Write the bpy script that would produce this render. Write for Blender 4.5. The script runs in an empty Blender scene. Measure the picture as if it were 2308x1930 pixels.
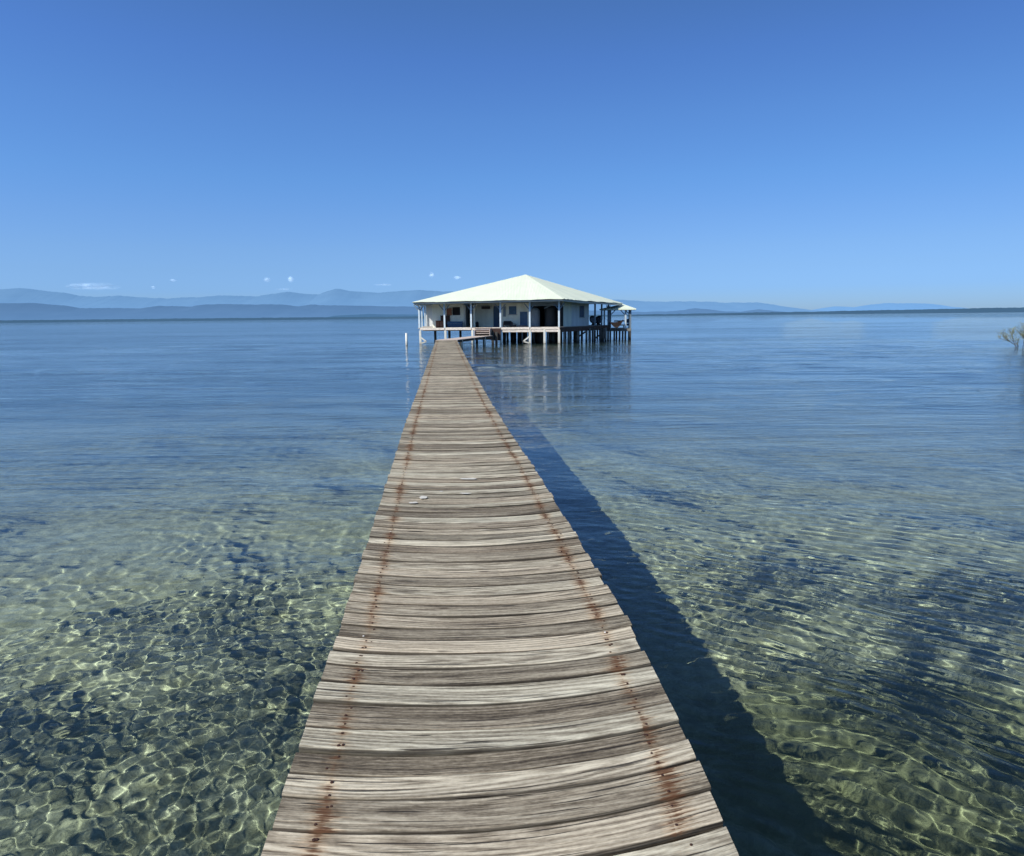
import bpy, math, random
import numpy as np
from mathutils import Vector, Matrix

random.seed(7)
rng = np.random.default_rng(7)
scn = bpy.context.scene
col = scn.collection
R = math.radians

# ------------------------------------------------------------------ camera
EYE = 2.2            # eye above the water
DECK = 0.6           # jetty top above the water
FPX, PW, PH = 1594.0, 2308.0, 1930.0
PITCH, ROLL = math.atan((PH/2 - 715)/FPX), math.atan(0.0105)
f_ = Vector((0, math.cos(PITCH), -math.sin(PITCH)))
r0 = Vector((1, 0, 0)); u0 = Vector((0, math.sin(PITCH), math.cos(PITCH)))
r_ = r0*math.cos(ROLL) - u0*math.sin(ROLL)
u_ = u0*math.cos(ROLL) + r0*math.sin(ROLL)
cam_d = bpy.data.cameras.new('camera'); cam = bpy.data.objects.new('camera', cam_d); col.objects.link(cam)
M = Matrix.Identity(4)
for i in range(3):
    M[i][0], M[i][1], M[i][2] = r_[i], u_[i], -f_[i]
M[2][3] = EYE
cam.matrix_world = M
cam_d.lens = 36*FPX/PW; cam_d.sensor_width = 36; cam_d.clip_start = 0.05; cam_d.clip_end = 80000
scn.camera = cam

def ray(px, py):
    return (f_*FPX + r_*(px - PW/2) + u_*(PH/2 - py)).normalized()
def at(px, py, Y):                       # point of the photo at distance Y
    d = ray(px, py); return Vector((0, 0, EYE)) + d*(Y/d.y)
def onz(px, py, z):                      # point of the photo at height z
    d = ray(px, py); return Vector((0, 0, EYE)) + d*((z - EYE)/d.z)

# ------------------------------------------------------------------ helpers
def tag(o, label=None, cat=None, group=None, kind=None):
    if label: o['label'] = label
    if cat: o['category'] = cat
    if group: o['group'] = group
    if kind: o['kind'] = kind
    return o

def empty(name, loc=(0, 0, 0), rz=0):
    o = bpy.data.objects.new(name, None); col.objects.link(o)
    o.location = loc; o.rotation_euler = (0, 0, rz); o.empty_display_size = .3
    return o

class MB:
    def __init__(s): s.v = []; s.f = []; s.m = []
    def add(s, vs, fs, mi=0):
        n = len(s.v); s.v += [tuple(v) for v in vs]; s.f += [tuple(n+i for i in f) for f in fs]; s.m += [mi]*len(fs)
    def box(s, x0, x1, y0, y1, z0, z1, mi=0):
        s.add([(x, y, z) for z in (z0, z1) for y in (y0, y1) for x in (x0, x1)],
              [(0, 2, 3, 1), (4, 5, 7, 6), (0, 1, 5, 4), (2, 6, 7, 3), (0, 4, 6, 2), (1, 3, 7, 5)], mi)
    def slab(s, a, b, w, z0, z1, mi=0, off=0.0):       # box along plan line a->b, thickness w
        a = Vector((a[0], a[1])); b = Vector((b[0], b[1])); d = (b-a).normalized(); n = Vector((-d.y, d.x))
        p = [a+n*(off-w/2), b+n*(off-w/2), b+n*(off+w/2), a+n*(off+w/2)]
        s.add([(q.x, q.y, z) for z in (z0, z1) for q in p],
              [(3, 2, 1, 0), (4, 5, 6, 7), (0, 1, 5, 4), (1, 2, 6, 5), (2, 3, 7, 6), (3, 0, 4, 7)], mi)
    def bar(s, a, b, w, h=None, mi=0):                  # square bar between two points
        h = h or w; a = Vector(a); b = Vector(b); d = (b-a).normalized()
        up = Vector((0, 0, 1)) if abs(d.z) < .95 else Vector((0, 1, 0))
        x = d.cross(up).normalized()*w/2; y = d.cross(x).normalized()*h/2
        s.add([a-x-y, a+x-y, a+x+y, a-x+y, b-x-y, b+x-y, b+x+y, b-x+y],
              [(0, 1, 2, 3), (7, 6, 5, 4), (0, 4, 5, 1), (1, 5, 6, 2), (2, 6, 7, 3), (3, 7, 4, 0)], mi)
    def tube(s, pts, rad, n=10, mi=0, wob=0):
        pts = [Vector(p) for p in pts]; rad = rad if isinstance(rad, (list, tuple)) else [rad]*len(pts)
        vs = []
        for i, p in enumerate(pts):
            d = (pts[min(i+1, len(pts)-1)] - pts[max(i-1, 0)]).normalized()
            up = Vector((0, 0, 1)) if abs(d.z) < .9 else Vector((0, 1, 0))
            x = d.cross(up).normalized(); y = d.cross(x)
            for k in range(n):
                t = 2*math.pi*k/n; rr = rad[i]*(1+wob*random.uniform(-1, 1))
                vs.append(p + x*math.cos(t)*rr + y*math.sin(t)*rr)
        fs = [(i*n+k, i*n+(k+1) % n, (i+1)*n+(k+1) % n, (i+1)*n+k) for i in range(len(pts)-1) for k in range(n)]
        fs += [tuple(range(n-1, -1, -1)), tuple((len(pts)-1)*n+k for k in range(n))]
        s.add(vs, fs, mi)
    def lathe(s, c, prof, n=24, mi=0, sx=1, sy=1):
        vs = []
        for (r, z) in prof:
            for k in range(n):
                t = 2*math.pi*k/n; vs.append((c[0]+r*sx*math.cos(t), c[1]+r*sy*math.sin(t), c[2]+z))
        fs = [(i*n+k, i*n+(k+1) % n, (i+1)*n+(k+1) % n, (i+1)*n+k) for i in range(len(prof)-1) for k in range(n)]
        fs += [tuple(range(n-1, -1, -1)), tuple((len(prof)-1)*n+k for k in range(n))]
        s.add(vs, fs, mi)
    def build(s, name, mats, parent=None, smooth=False, bevel=0):
        me = bpy.data.meshes.new(name); me.from_pydata(s.v, [], s.f); me.update()
        mats = mats if isinstance(mats, (list, tuple)) else [mats]
        for m in mats: me.materials.append(m)
        me.polygons.foreach_set('material_index', s.m)
        if smooth: me.polygons.foreach_set('use_smooth', [True]*len(me.polygons))
        o = bpy.data.objects.new(name, me); col.objects.link(o)
        if parent:
            o.parent = parent
            o.matrix_parent_inverse = Matrix.Identity(4)
            base = parent
            loc = Vector((0, 0, 0))
            while base:
                loc += Vector(base.location) if base.type == 'EMPTY' else Vector((0, 0, 0)); base = base.parent
            me.transform(Matrix.Translation(-loc))
        if bevel:
            b = o.modifiers.new('bevel', 'BEVEL'); b.width = bevel; b.segments = 2; b.limit_method = 'ANGLE'
        return o

# ------------------------------------------------------------------ node helpers
class NT:
    def __init__(s, name):
        s.mat = bpy.data.materials.new(name); s.mat.use_nodes = True; s.t = s.mat.node_tree; s.t.nodes.clear()
        s.out = s.n('ShaderNodeOutputMaterial')
    def n(s, typ, **kw):
        nd = s.t.nodes.new(typ)
        for k, v in kw.items():
            if k.startswith('i_'):
                nd.inputs[k[2:].replace('_', ' ')].default_value = v
            else: setattr(nd, k, v)
        return nd
    def l(s, a, b): s.t.links.new(a, b)
    def math(s, op, a, b=None, c=None, clamp=False):
        nd = s.n('ShaderNodeMath', operation=op, use_clamp=clamp)
        for i, q in enumerate((a, b, c)):
            if q is None: continue
            if isinstance(q, (int, float)): nd.inputs[i].default_value = q
            else: s.l(q, nd.inputs[i])
        return nd.outputs[0]
    def mix(s, fac, a, b, blend='MIX'):
        nd = s.n('ShaderNodeMix', data_type='RGBA', blend_type=blend)
        for i, q in ((0, fac), (6, a), (7, b)):
            if isinstance(q, (int, float)): nd.inputs[i].default_value = q
            elif isinstance(q, (tuple, list)): nd.inputs[i].default_value = (*q[:3], 1)
            else: s.l(q, nd.inputs[i])
        return nd.outputs[2]
    def ramp(s, fac, stops, mode='LINEAR'):
        nd = s.n('ShaderNodeValToRGB'); cr = nd.color_ramp; cr.interpolation = mode
        while len(cr.elements) < len(stops): cr.elements.new(.5)
        for e, (p, c) in zip(cr.elements, stops):
            e.position = p; e.color = (c, c, c, 1) if isinstance(c, (int, float)) else (*c[:3], 1)
        s.l(fac, nd.inputs[0]); return nd.outputs[0]
    def noise(s, vec, scale=5, detail=4, rough=.5, dist=0, dim='3D'):
        nd = s.n('ShaderNodeTexNoise', noise_dimensions=dim); nd.inputs['Scale'].default_value = scale
        nd.inputs['Detail'].default_value = detail; nd.inputs['Roughness'].default_value = rough; nd.inputs['Distortion'].default_value = dist
        if vec is not None: s.l(vec, nd.inputs['Vector'])
        return nd.outputs[0]
    def mapping(s, vec, scale=(1, 1, 1), loc=(0, 0, 0), rot=(0, 0, 0)):
        nd = s.n('ShaderNodeMapping'); nd.inputs['Scale'].default_value = scale; nd.inputs['Location'].default_value = loc; nd.inputs['Rotation'].default_value = rot
        s.l(vec, nd.inputs['Vector']); return nd.outputs[0]
    def bump(s, h, strength=.3, dist=.01, normal=None):
        nd = s.n('ShaderNodeBump'); nd.inputs['Strength'].default_value = strength; nd.inputs['Distance'].default_value = dist
        s.l(h, nd.inputs['Height'])
        if normal is not None: s.l(normal, nd.inputs['Normal'])
        return nd.outputs[0]
    def principled(s, color, rough=.6, normal=None, spec=.3, metal=0):
        nd = s.n('ShaderNodeBsdfPrincipled'); nd.inputs['Specular IOR Level'].default_value = spec; nd.inputs['Metallic'].default_value = metal
        for key, q in (('Base Color', color), ('Roughness', rough)):
            if isinstance(q, (int, float)): nd.inputs[key].default_value = q
            elif isinstance(q, (tuple, list)): nd.inputs[key].default_value = (*q[:3], 1)
            else: s.l(q, nd.inputs[key])
        if normal is not None: s.l(normal, nd.inputs['Normal'])
        return nd.outputs[0]

def paint(name, c, rough=.5, var=.25, scale=3, grain=None, bump=.15, spec=.3):
    t = NT(name); g = t.n('ShaderNodeNewGeometry').outputs['Position']
    v = t.mapping(g, grain) if grain else g
    n1 = t.noise(v, scale, 5, .6); n2 = t.noise(g, scale*7, 3, .6)
    dark = tuple(x*(1-var) for x in c); light = tuple(min(1, x*(1+var*.4)) for x in c)
    k = t.ramp(t.math('ADD', t.math('MULTIPLY', n1, .7), t.math('MULTIPLY', n2, .3)), [(.3, dark), (.6, light)])
    t.l(t.principled(k, rough, t.bump(n2, bump, .01), spec), t.out.inputs[0])
    return t.mat

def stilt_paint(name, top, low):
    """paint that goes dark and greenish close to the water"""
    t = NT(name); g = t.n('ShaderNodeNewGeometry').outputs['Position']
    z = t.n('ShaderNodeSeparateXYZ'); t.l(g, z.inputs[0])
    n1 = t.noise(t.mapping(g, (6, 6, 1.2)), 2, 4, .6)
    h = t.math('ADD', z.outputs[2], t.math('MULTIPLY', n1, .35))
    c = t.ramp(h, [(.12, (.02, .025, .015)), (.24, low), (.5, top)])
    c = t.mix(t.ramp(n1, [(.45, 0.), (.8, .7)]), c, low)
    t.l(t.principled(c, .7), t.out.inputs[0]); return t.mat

M_ = {}
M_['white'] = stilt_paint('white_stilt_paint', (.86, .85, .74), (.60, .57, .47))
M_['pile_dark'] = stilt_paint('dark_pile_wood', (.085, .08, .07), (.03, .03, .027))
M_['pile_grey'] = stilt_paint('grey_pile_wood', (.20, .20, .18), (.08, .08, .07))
M_['post_blue'] = paint('pale_blue_post_paint', (.64, .75, .80), .5, .15)
M_['trim'] = paint('cream_trim_paint', (.55, .56, .50), .5, .2)
M_['trim_dark'] = paint('grey_blue_beam_and_shade', (.20, .26, .30), .6, .25)
M_['wall'] = paint('cream_board_wall', (.90, .90, .74), .7, .18, 2, (1, 1, .3))
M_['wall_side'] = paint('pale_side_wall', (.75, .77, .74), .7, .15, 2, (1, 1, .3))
M_['blue'] = paint('navy_blue_paint', (.035, .09, .17), .5, .3)
M_['blue_mid'] = paint('mid_blue_paint', (.07, .14, .23), .5, .3)
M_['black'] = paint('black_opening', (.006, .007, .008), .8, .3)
M_['dark'] = paint('dark_plastic', (.03, .033, .035), .6, .3)
M_['tank'] = paint('grey_tank_plastic', (.30, .33, .34), .6, .35, 2, (1, 1, .2))
M_['tank_dark'] = paint('black_tank_plastic', (.06, .065, .065), .6, .35, 2, (1, 1, .2))
M_['brown'] = paint('red_brown_wood', (.16, .055, .025), .7, .4, 4, (1, 1, 8))
M_['shutter'] = paint('faded_orange_shutter', (.30, .13, .07), .7, .3)
M_['dkwood'] = paint('dark_brown_wood', (.07, .04, .03), .7, .4)
M_['fascia'] = paint('weathered_pink_board', (.80, .71, .60), .8, .45, 1.5, (2.5, 2.5, 12))
M_['tread'] = paint('pale_stair_board', (.55, .46, .40), .8, .3, 2, (1, 6, 6))
M_['deck_house'] = paint('grey_floor_boards', (.48, .44, .38), .8, .3, 2, (1, 6, 1))
M_['hammock'] = paint('orange_canvas', (.75, .30, .14), .8, .25)
M_['glass'] = paint('blue_louvre_glass', (.05, .08, .15), .15, .3, spec=.8)
M_['rope'] = paint('grey_rope', (.3, .28, .24), .9, .2)
M_['wicker'] = paint('dark_wicker', (.025, .025, .028), .8, .4, 20)
M_['cushion'] = paint('grey_cushion_cloth', (.14, .15, .17), .9, .3)

# roof: pale painted corrugated sheet
t = NT('cream_roof_sheet'); g = t.n('ShaderNodeNewGeometry').outputs['Position']
w = t.n('ShaderNodeTexWave', wave_type='BANDS', bands_direction='X'); w.inputs['Scale'].default_value = 2.4; t.l(g, w.inputs['Vector'])
n = t.noise(g, .8, 5, .6); n2 = t.noise(t.mapping(g, (4, .5, .5)), 3, 4, .6)
c = t.ramp(n, [(.3, (.74, .80, .62)), (.65, (.79, .85, .67))]); c = t.mix(t.ramp(n2, [(.6, 0.), (.85, .2)]), c, (.7, .68, .55))
t.l(t.principled(c, .5, t.bump(w.outputs[1], .35, .02), .3), t.out.inputs[0]); M_['roof'] = t.mat

# ------------------------------------------------------------------ world, sun
EL, AZ = R(43), R(231)         # sun behind the camera and to its left (azimuth clockwise from +Y)
wd = bpy.data.worlds.new('World'); scn.world = wd; wd.use_nodes = True
nt = wd.node_tree; nt.nodes.clear()
sky = nt.nodes.new('ShaderNodeTexSky'); sky.sky_type = 'NISHITA'; sky.sun_disc = False
sky.sun_elevation = EL; sky.sun_rotation = AZ
sky.air_density = 1.0; sky.dust_density = .25; sky.ozone_density = 2.2; sky.altitude = 0
hs = nt.nodes.new('ShaderNodeHueSaturation'); hs.inputs['Saturation'].default_value = 1.15; hs.inputs['Value'].default_value = 1
tint = nt.nodes.new('ShaderNodeMix'); tint.data_type = 'RGBA'; tint.blend_type = 'MULTIPLY'; tint.inputs[0].default_value = 1
# sky tint by height: horizon kept blue, overhead made brighter and less blue as fill
tc = nt.nodes.new('ShaderNodeTexCoord'); sz = nt.nodes.new('ShaderNodeSeparateXYZ'); nt.links.new(tc.outputs['Generated'], sz.inputs[0])
cr = nt.nodes.new('ShaderNodeValToRGB'); nt.links.new(sz.outputs[2], cr.inputs[0])
STOPS = [(0.036, (0.406, 0.681, 1.425)), (0.063, (0.468, 0.701, 1.268)), (0.089, (0.532, 0.746, 1.23)), (0.129, (0.591, 0.806, 1.246)), (0.179, (0.625, 0.88, 1.295)), (0.251, (0.687, 0.921, 1.33)), (0.317, (0.70, 0.91, 1.35)), (0.373, (0.72, 0.91, 1.27)), (.62, (1.12, 1.10, 1.08)), (1.0, (1.35, 1.25, 1.05))]
while len(cr.color_ramp.elements) < len(STOPS): cr.color_ramp.elements.new(.5)
for e_, (p_, c_) in zip(cr.color_ramp.elements, STOPS): e_.position = p_; e_.color = (*c_, 1)
nt.links.new(cr.outputs[0], tint.inputs[7])
bg = nt.nodes.new('ShaderNodeBackground'); bg.inputs[1].default_value = .10
wo = nt.nodes.new('ShaderNodeOutputWorld')
nt.links.new(sky.outputs[0], hs.inputs['Color']); nt.links.new(hs.outputs[0], tint.inputs[6]); hz = nt.nodes.new('ShaderNodeMath'); hz.operation = 'MULTIPLY_ADD'; hz.inputs[1].default_value = -.20; hz.inputs[2].default_value = 1.0; nt.links.new(sz.outputs[0], hz.inputs[0])
sc_ = nt.nodes.new('ShaderNodeVectorMath'); sc_.operation = 'SCALE'; nt.links.new(tint.outputs[2], sc_.inputs[0]); nt.links.new(hz.outputs[0], sc_.inputs['Scale']); nt.links.new(sc_.outputs[0], bg.inputs[0]); nt.links.new(bg.outputs[0], wo.inputs[0])
sd = bpy.data.lights.new('sun', 'SUN'); sd.energy = 4.8; sd.angle = R(.5); sd.color = (1, .955, .88)
sun = bpy.data.objects.new('sun', sd); col.objects.link(sun)
tosun = Vector((math.sin(AZ)*math.cos(EL), math.cos(AZ)*math.cos(EL), math.sin(EL)))
sun.rotation_euler = tosun.to_track_quat('Z', 'Y').to_euler()
sd.cycles.is_caustics_light = True

# ------------------------------------------------------------------ polar grids: sea and seabed
def polar_grid(radii, angs):
    A, Rr = np.meshgrid(angs, radii)
    return Rr*np.sin(A), Rr*np.cos(A)
def grid_mesh(name, X, Y, Z, mat, attrs=None):
    nr, na = X.shape
    co = np.stack([X, Y, Z], -1).reshape(-1, 3).astype(np.float32)
    i = np.arange(nr-1)[:, None]*na; j = np.arange(na-1)[None, :]
    a = (i+j).ravel(); quads = np.stack([a, a+1, a+na+1, a+na], -1)     # normals up
    me = bpy.data.meshes.new(name)
    me.vertices.add(len(co)); me.vertices.foreach_set('co', co.ravel())
    me.loops.add(quads.size); me.loops.foreach_set('vertex_index', quads.ravel().astype(np.int32))
    me.polygons.add(len(quads)); me.polygons.foreach_set('loop_start', (np.arange(len(quads))*4).astype(np.int32))
    me.polygons.foreach_set('use_smooth', np.ones(len(quads), bool))
    me.update(calc_edges=True)
    me.materials.append(mat)
    o = bpy.data.objects.new(name, me); col.objects.link(o); return o

def vnoise(x, y, seed=0):                 # smooth value noise, -1..1
    xi = np.floor(x).astype(np.int64); yi = np.floor(y).astype(np.int64); fx = x-xi; fy = y-yi
    fx = fx*fx*fx*(fx*(fx*6-15)+10); fy = fy*fy*fy*(fy*(fy*6-15)+10)
    def h(a, b):
        n = (a*374761393 + b*668265263 + seed*1442695041) & 0xffffffff
        n = ((n ^ (n >> 13))*1274126177) & 0xffffffff
        return ((n ^ (n >> 16)) & 0xffff)/32767.5 - 1
    return (h(xi, yi)*(1-fx)+h(xi+1, yi)*fx)*(1-fy) + (h(xi, yi+1)*(1-fx)+h(xi+1, yi+1)*fx)*fy
def fbm(x, y, o=4, seed=0, g=.5):
    s = 0; a = 1; tot = 0
    for k in range(o):
        s = s + a*vnoise(x*2**k+k*17.3, y*2**k-k*9.1, seed+k); tot += a; a *= g
    return s/tot

WAVES = []
main = math.atan2(.58, .81)       # travel direction, measured from +Y to +X
for k in range(120):              # short confused ripples
    lam = .062*(10**((k/119.0)**1.5))      # 0.055 .. 1.1 m
    WAVES.append((lam, main + rng.normal(0, 1.0), .0046*(1 if lam < .18 else .6)*lam/(2*math.pi), rng.uniform(0, 6.28), 0))
for k in range(26):               # longer crested wavelets, stronger on the right
    lam = rng.uniform(.10, .18)
    WAVES.append((lam, main + rng.normal(0, .17), .0078*lam/(2*math.pi), rng.uniform(0, 6.28), 1))
for k in range(12):               # slow undulation
    lam = rng.uniform(1.2, 3.0)
    WAVES.append((lam, .4 + rng.normal(0, .5), .0050*lam/(2*math.pi), rng.uniform(0, 6.28), 0))
for k in range(18):               # longer wavelets out in the open, crests across the view
    lam = rng.uniform(.9, 2.6)
    WAVES.append((lam, rng.normal(.15, .22), .0105*lam/(2*math.pi), rng.uniform(0, 6.28), 2))
def wave_h(X, Y, step):
    """height of the water; step = local mesh spacing, so that nothing finer than the mesh is put in"""
    wx = X + .12*vnoise(X*1.1, Y*1.1, 3) + .02*vnoise(X*3.1, Y*3.1, 5)
    wy = Y + .12*vnoise(X*1.1, Y*1.1, 4) + .02*vnoise(X*3.1, Y*3.1, 6)
    H = np.zeros_like(X)
    calm = np.clip(.82 + .7*fbm(X*.16, Y*.22, 3, 11), .4, 1.1)
    right = np.clip((X+1.0)/3, .12, 1); openw = np.clip((np.hypot(X, Y)-9)/25, 0, 1)*np.clip(.9+1.3*fbm(X*.05, Y*.13, 3, 61), .15, 1.7)
    for lam, th, a, ph, crested in WAVES:
        k = 2*math.pi/lam
        wgt = np.clip((lam/step - 3.5)/3, 0, 1)
        if wgt.max() <= 0: continue
        rows = wgt[:, 0] > 0
        am = (a*wgt*(openw if crested == 2 else right if crested else calm*(1.15-.35*right)))[rows]
        H[rows] += am*np.sin(k*(wx[rows]*math.sin(th)+wy[rows]*math.cos(th))+ph)
    return H

rad = [.4]
while rad[-1] < 2.2: rad.append(rad[-1]*1.02)
while rad[-1] < 7: rad.append(rad[-1]*1.0023)
while rad[-1] < 16: rad.append(rad[-1]*1.0034)
while rad[-1] < 70: rad.append(rad[-1]*1.0055)
while rad[-1] < 45000: rad.append(rad[-1]*1.06)
rad = np.array(rad)
angs = np.concatenate([np.radians(np.linspace(-180, -52, 40))[:-1], np.radians(np.linspace(-52, 52, 900)), np.radians(np.linspace(52, 180, 40))[1:]])
X, Y = polar_grid(rad, angs)
step = np.maximum(np.gradient(rad), rad*np.radians(104/900))[:, None]*np.ones_like(X)
dense = (np.abs(angs) < R(53))[None, :]
Z = wave_h(X, Y, step)
Z = Z*np.clip((R(56)-np.abs(angs))/R(4), 0, 1)[None, :]

# water material: mirror of the sky by Fresnel over clear refracting water
t = NT('sea_water'); g = t.n('ShaderNodeNewGeometry').outputs['Position']
dist = t.n('ShaderNodeVectorMath', operation='LENGTH'); t.l(g, dist.inputs[0]); D = dist.outputs['Value']
na = t.noise(t.mapping(g, (.45, 2.0, 1)), 1.5, 5, .6, .4)                 # metre ripples
nb = t.noise(t.mapping(g, (.7, 2.2, 1), rot=(0, 0, .15)), 7, 3, .6, .3)   # fine ripples
patch = t.ramp(t.noise(t.mapping(g, (.012, .07, 1)), 1, 5, .6, .6), [(.38, .25), (.62, 1.)])
patch2 = t.ramp(t.noise(t.mapping(g, (.12, .3, 1)), 1, 4, .6), [(.35, .10), (.62, 1.)])
far = t.ramp(t.math('DIVIDE', D, 60, clamp=True), [(.04, 0.), (.45, 1.)])
streak = t.ramp(t.noise(t.mapping(g, (.10, .50, 1)), 1, 5, .65, .5), [(.40, .12), (.60, 1.)])
ha = t.math('MULTIPLY', t.math('MULTIPLY', na, far), t.math('MULTIPLY', t.math('MULTIPLY', patch, streak), .070))
hb = t.math('MULTIPLY', t.math('MULTIPLY', nb, patch2), t.math('MULTIPLY_ADD', far, .0035, .0028))
nc = t.noise(t.mapping(g, (1.0, 3.2, 1), rot=(0, 0, .08)), 3, 4, .6, .3)
hh = t.math('ADD', t.math('ADD', ha, hb), t.math('MULTIPLY', t.math('MULTIPLY', nc, far), t.math('MULTIPLY', patch2, .009)))
bn = t.n('ShaderNodeBump'); bn.inputs['Strength'].default_value = 1; bn.inputs['Distance'].default_value = 1.0; t.l(hh, bn.inputs['Height'])
gl = t.n('ShaderNodeBsdfGlossy'); gl.inputs['Roughness'].default_value = .02; gl.inputs['Color'].default_value = (1, 1, 1, 1); t.l(bn.outputs[0], gl.inputs['Normal'])
rf = t.n('ShaderNodeBsdfRefraction'); rf.inputs['IOR'].default_value = 1.333; rf.inputs['Roughness'].default_value = 0; rf.inputs['Color'].default_value = (.95, 1.0, .95, 1)
fr = t.n('ShaderNodeFresnel'); fr.inputs['IOR'].default_value = 1.333; t.l(bn.outputs[0], fr.inputs['Normal'])
mx = t.n('ShaderNodeMixShader'); t.l(fr.outputs[0], mx.inputs[0]); t.l(rf.outputs[0], mx.inputs[1]); t.l(gl.outputs[0], mx.inputs[2])
t.l(mx.outputs[0], t.out.inputs[0])
sea = grid_mesh('sea', X, Y, Z, t.mat); tag(sea, kind='structure')
sea.cycles.is_caustics_caster = True

# seabed
mat_p = onz(2080, 1810, -.72); MATX, MATY = mat_p.x, mat_p.y
rb = [.4]
while rb[-1] < 60: rb.append(rb[-1]*1.014)
while rb[-1] < 45000: rb.append(rb[-1]*1.12)
rb = np.array(rb)
ab = np.concatenate([np.radians(np.linspace(-180, -52, 40))[:-1], np.radians(np.linspace(-52, 52, 420)), np.radians(np.linspace(52, 180, 40))[1:]])
X, Y = polar_grid(rb, ab); rr = np.hypot(X, Y)
stp = (rb*.014)[:, None]
Zb = -(.95 + .010*np.clip(rr-4, 0, 80) + .03*np.clip(rr-60, 0, 120))
Zb = Zb + .10*fbm(X*.35, Y*.35, 3, 21) + .035*np.clip(fbm(X*2.2, Y*2.2, 3, 31), -.4, 1)*np.clip(.45/stp/6, 0, 1)
t = NT('seabed_rubble'); g = t.n('ShaderNodeNewGeometry').outputs['Position']
macro = t.noise(t.mapping(g, (.30, .42, 1), loc=(3.1, 1.2, 0)), 1, 4, .55, .5)
mid = t.noise(g, 4.5, 6, .65, .8)
fine = t.noise(g, 26, 5, .68, .6)
vo = t.n('ShaderNodeTexVoronoi', feature='F1'); vo.inputs['Scale'].default_value = 13; nz = t.n('ShaderNodeTexNoise'); nz.inputs['Scale'].default_value = 9; t.l(g, nz.inputs['Vector']); t.l(t.mix(.10, g, nz.outputs[1]), vo.inputs['Vector'])
det = t.math('ADD', t.math('MULTIPLY', mid, .45), t.math('MULTIPLY', fine, .35)); det = t.math('ADD', det, t.math('MULTIPLY', vo.outputs['Distance'], -.14))
det = t.math('ADD', det, t.math('MULTIPLY_ADD', macro, .20, .075))
c = t.ramp(det, [(.30, (.12, .13, .085)), (.42, (.235, .25, .165)), (.52, (.32, .345, .245)), (.64, (.45, .48, .36)), (.80, (.68, .71, .58))])
# water absorption put into the colour, darker and bluer with distance, and one smooth weed mat close by on the right
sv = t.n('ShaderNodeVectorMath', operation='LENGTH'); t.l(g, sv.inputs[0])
depth_tint = t.math('ADD', t.math('DIVIDE', sv.outputs['Value'], 45), t.math('MULTIPLY_ADD', macro, .6, -.3))
c = t.mix(t.ramp(depth_tint, [(.10, 0.), (.52, .92)]), c, (.030, .060, .068))
mp_ = t.n('ShaderNodeVectorMath', operation='LENGTH'); t.l(t.mapping(g, (.62, .85, 0), loc=(-MATX*.62, -MATY*.85, 0)), mp_.inputs[0])
mm = t.math('ADD', mp_.outputs['Value'], t.math('MULTIPLY_ADD', mid, .5, -.25))
c = t.mix(t.ramp(mm, [(.75, .85), (1.0, 0.)]), c, t.mix(mid, (.10, .12, .065), (.20, .22, .13)))
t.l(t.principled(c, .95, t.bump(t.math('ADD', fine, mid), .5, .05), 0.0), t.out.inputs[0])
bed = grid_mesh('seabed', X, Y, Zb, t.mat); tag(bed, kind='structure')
bed.cycles.is_caustics_receiver = True

# ------------------------------------------------------------------ jetty
k_ = 2308/2100.0
Lp = [onz(x*k_, y*k_, DECK) for x, y in [(537, 1756), (600, 1560), (668, 1370), (724, 1200), (786, 1010), (830, 872), (868, 770), (884, 725), (894, 698)]]
Rp = [onz(x*k_, y*k_, DECK) for x, y in [(1517, 1756), (1402, 1500), (1280, 1260), (1183, 1100), (1102, 970), (1038, 875), (998, 810), (962, 745), (937, 698)]]
def edge(P):
    ys = np.array([p.y for p in P]); xs = np.array([p.x for p in P])
    c = np.polyfit(ys, xs, 1)
    def f(y):
        if y < ys[0]: return xs[0] + (y-ys[0])*c[0]
        return float(np.interp(y, ys, xs))
    return f
eL, eR = edge(Lp), edge(Rp)
YEND = (Lp[-1].y + Rp[-1].y)/2

jetty = empty('wooden_jetty', (0, 0, 0))
tag(jetty, 'long narrow jetty of weathered grey planks with rusty nail lines', 'jetty')

# planks: one mesh; each plank carries its own random values for the material
V, F, UV, PC, MI = [], [], [], [], []
def loft(rows, uvs, pc, mi=0, closed=True):
    base = len(V); n = len(rows[0])
    for rw in rows: V.extend(rw)
    for i in range(len(rows)-1):
        for k in range(n):
            k2 = (k+1) % n
            F.append((base+i*n+k, base+i*n+k2, base+(i+1)*n+k2, base+(i+1)*n+k)); UV.append((uvs[i][k], uvs[i][k2], uvs[i+1][k2], uvs[i+1][k])); PC.append(pc); MI.append(mi)
    F.append(tuple(base+k for k in range(n-1, -1, -1))); UV.append(tuple(uvs[0][k] for k in range(n-1, -1, -1))); PC.append(pc); MI.append(mi)
    e = base+(len(rows)-1)*n
    F.append(tuple(e+k for k in range(n))); UV.append(tuple(uvs[-1][k] for k in range(n))); PC.append(pc); MI.append(mi)
nails = []
y = -2.5; pi = 0
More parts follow.
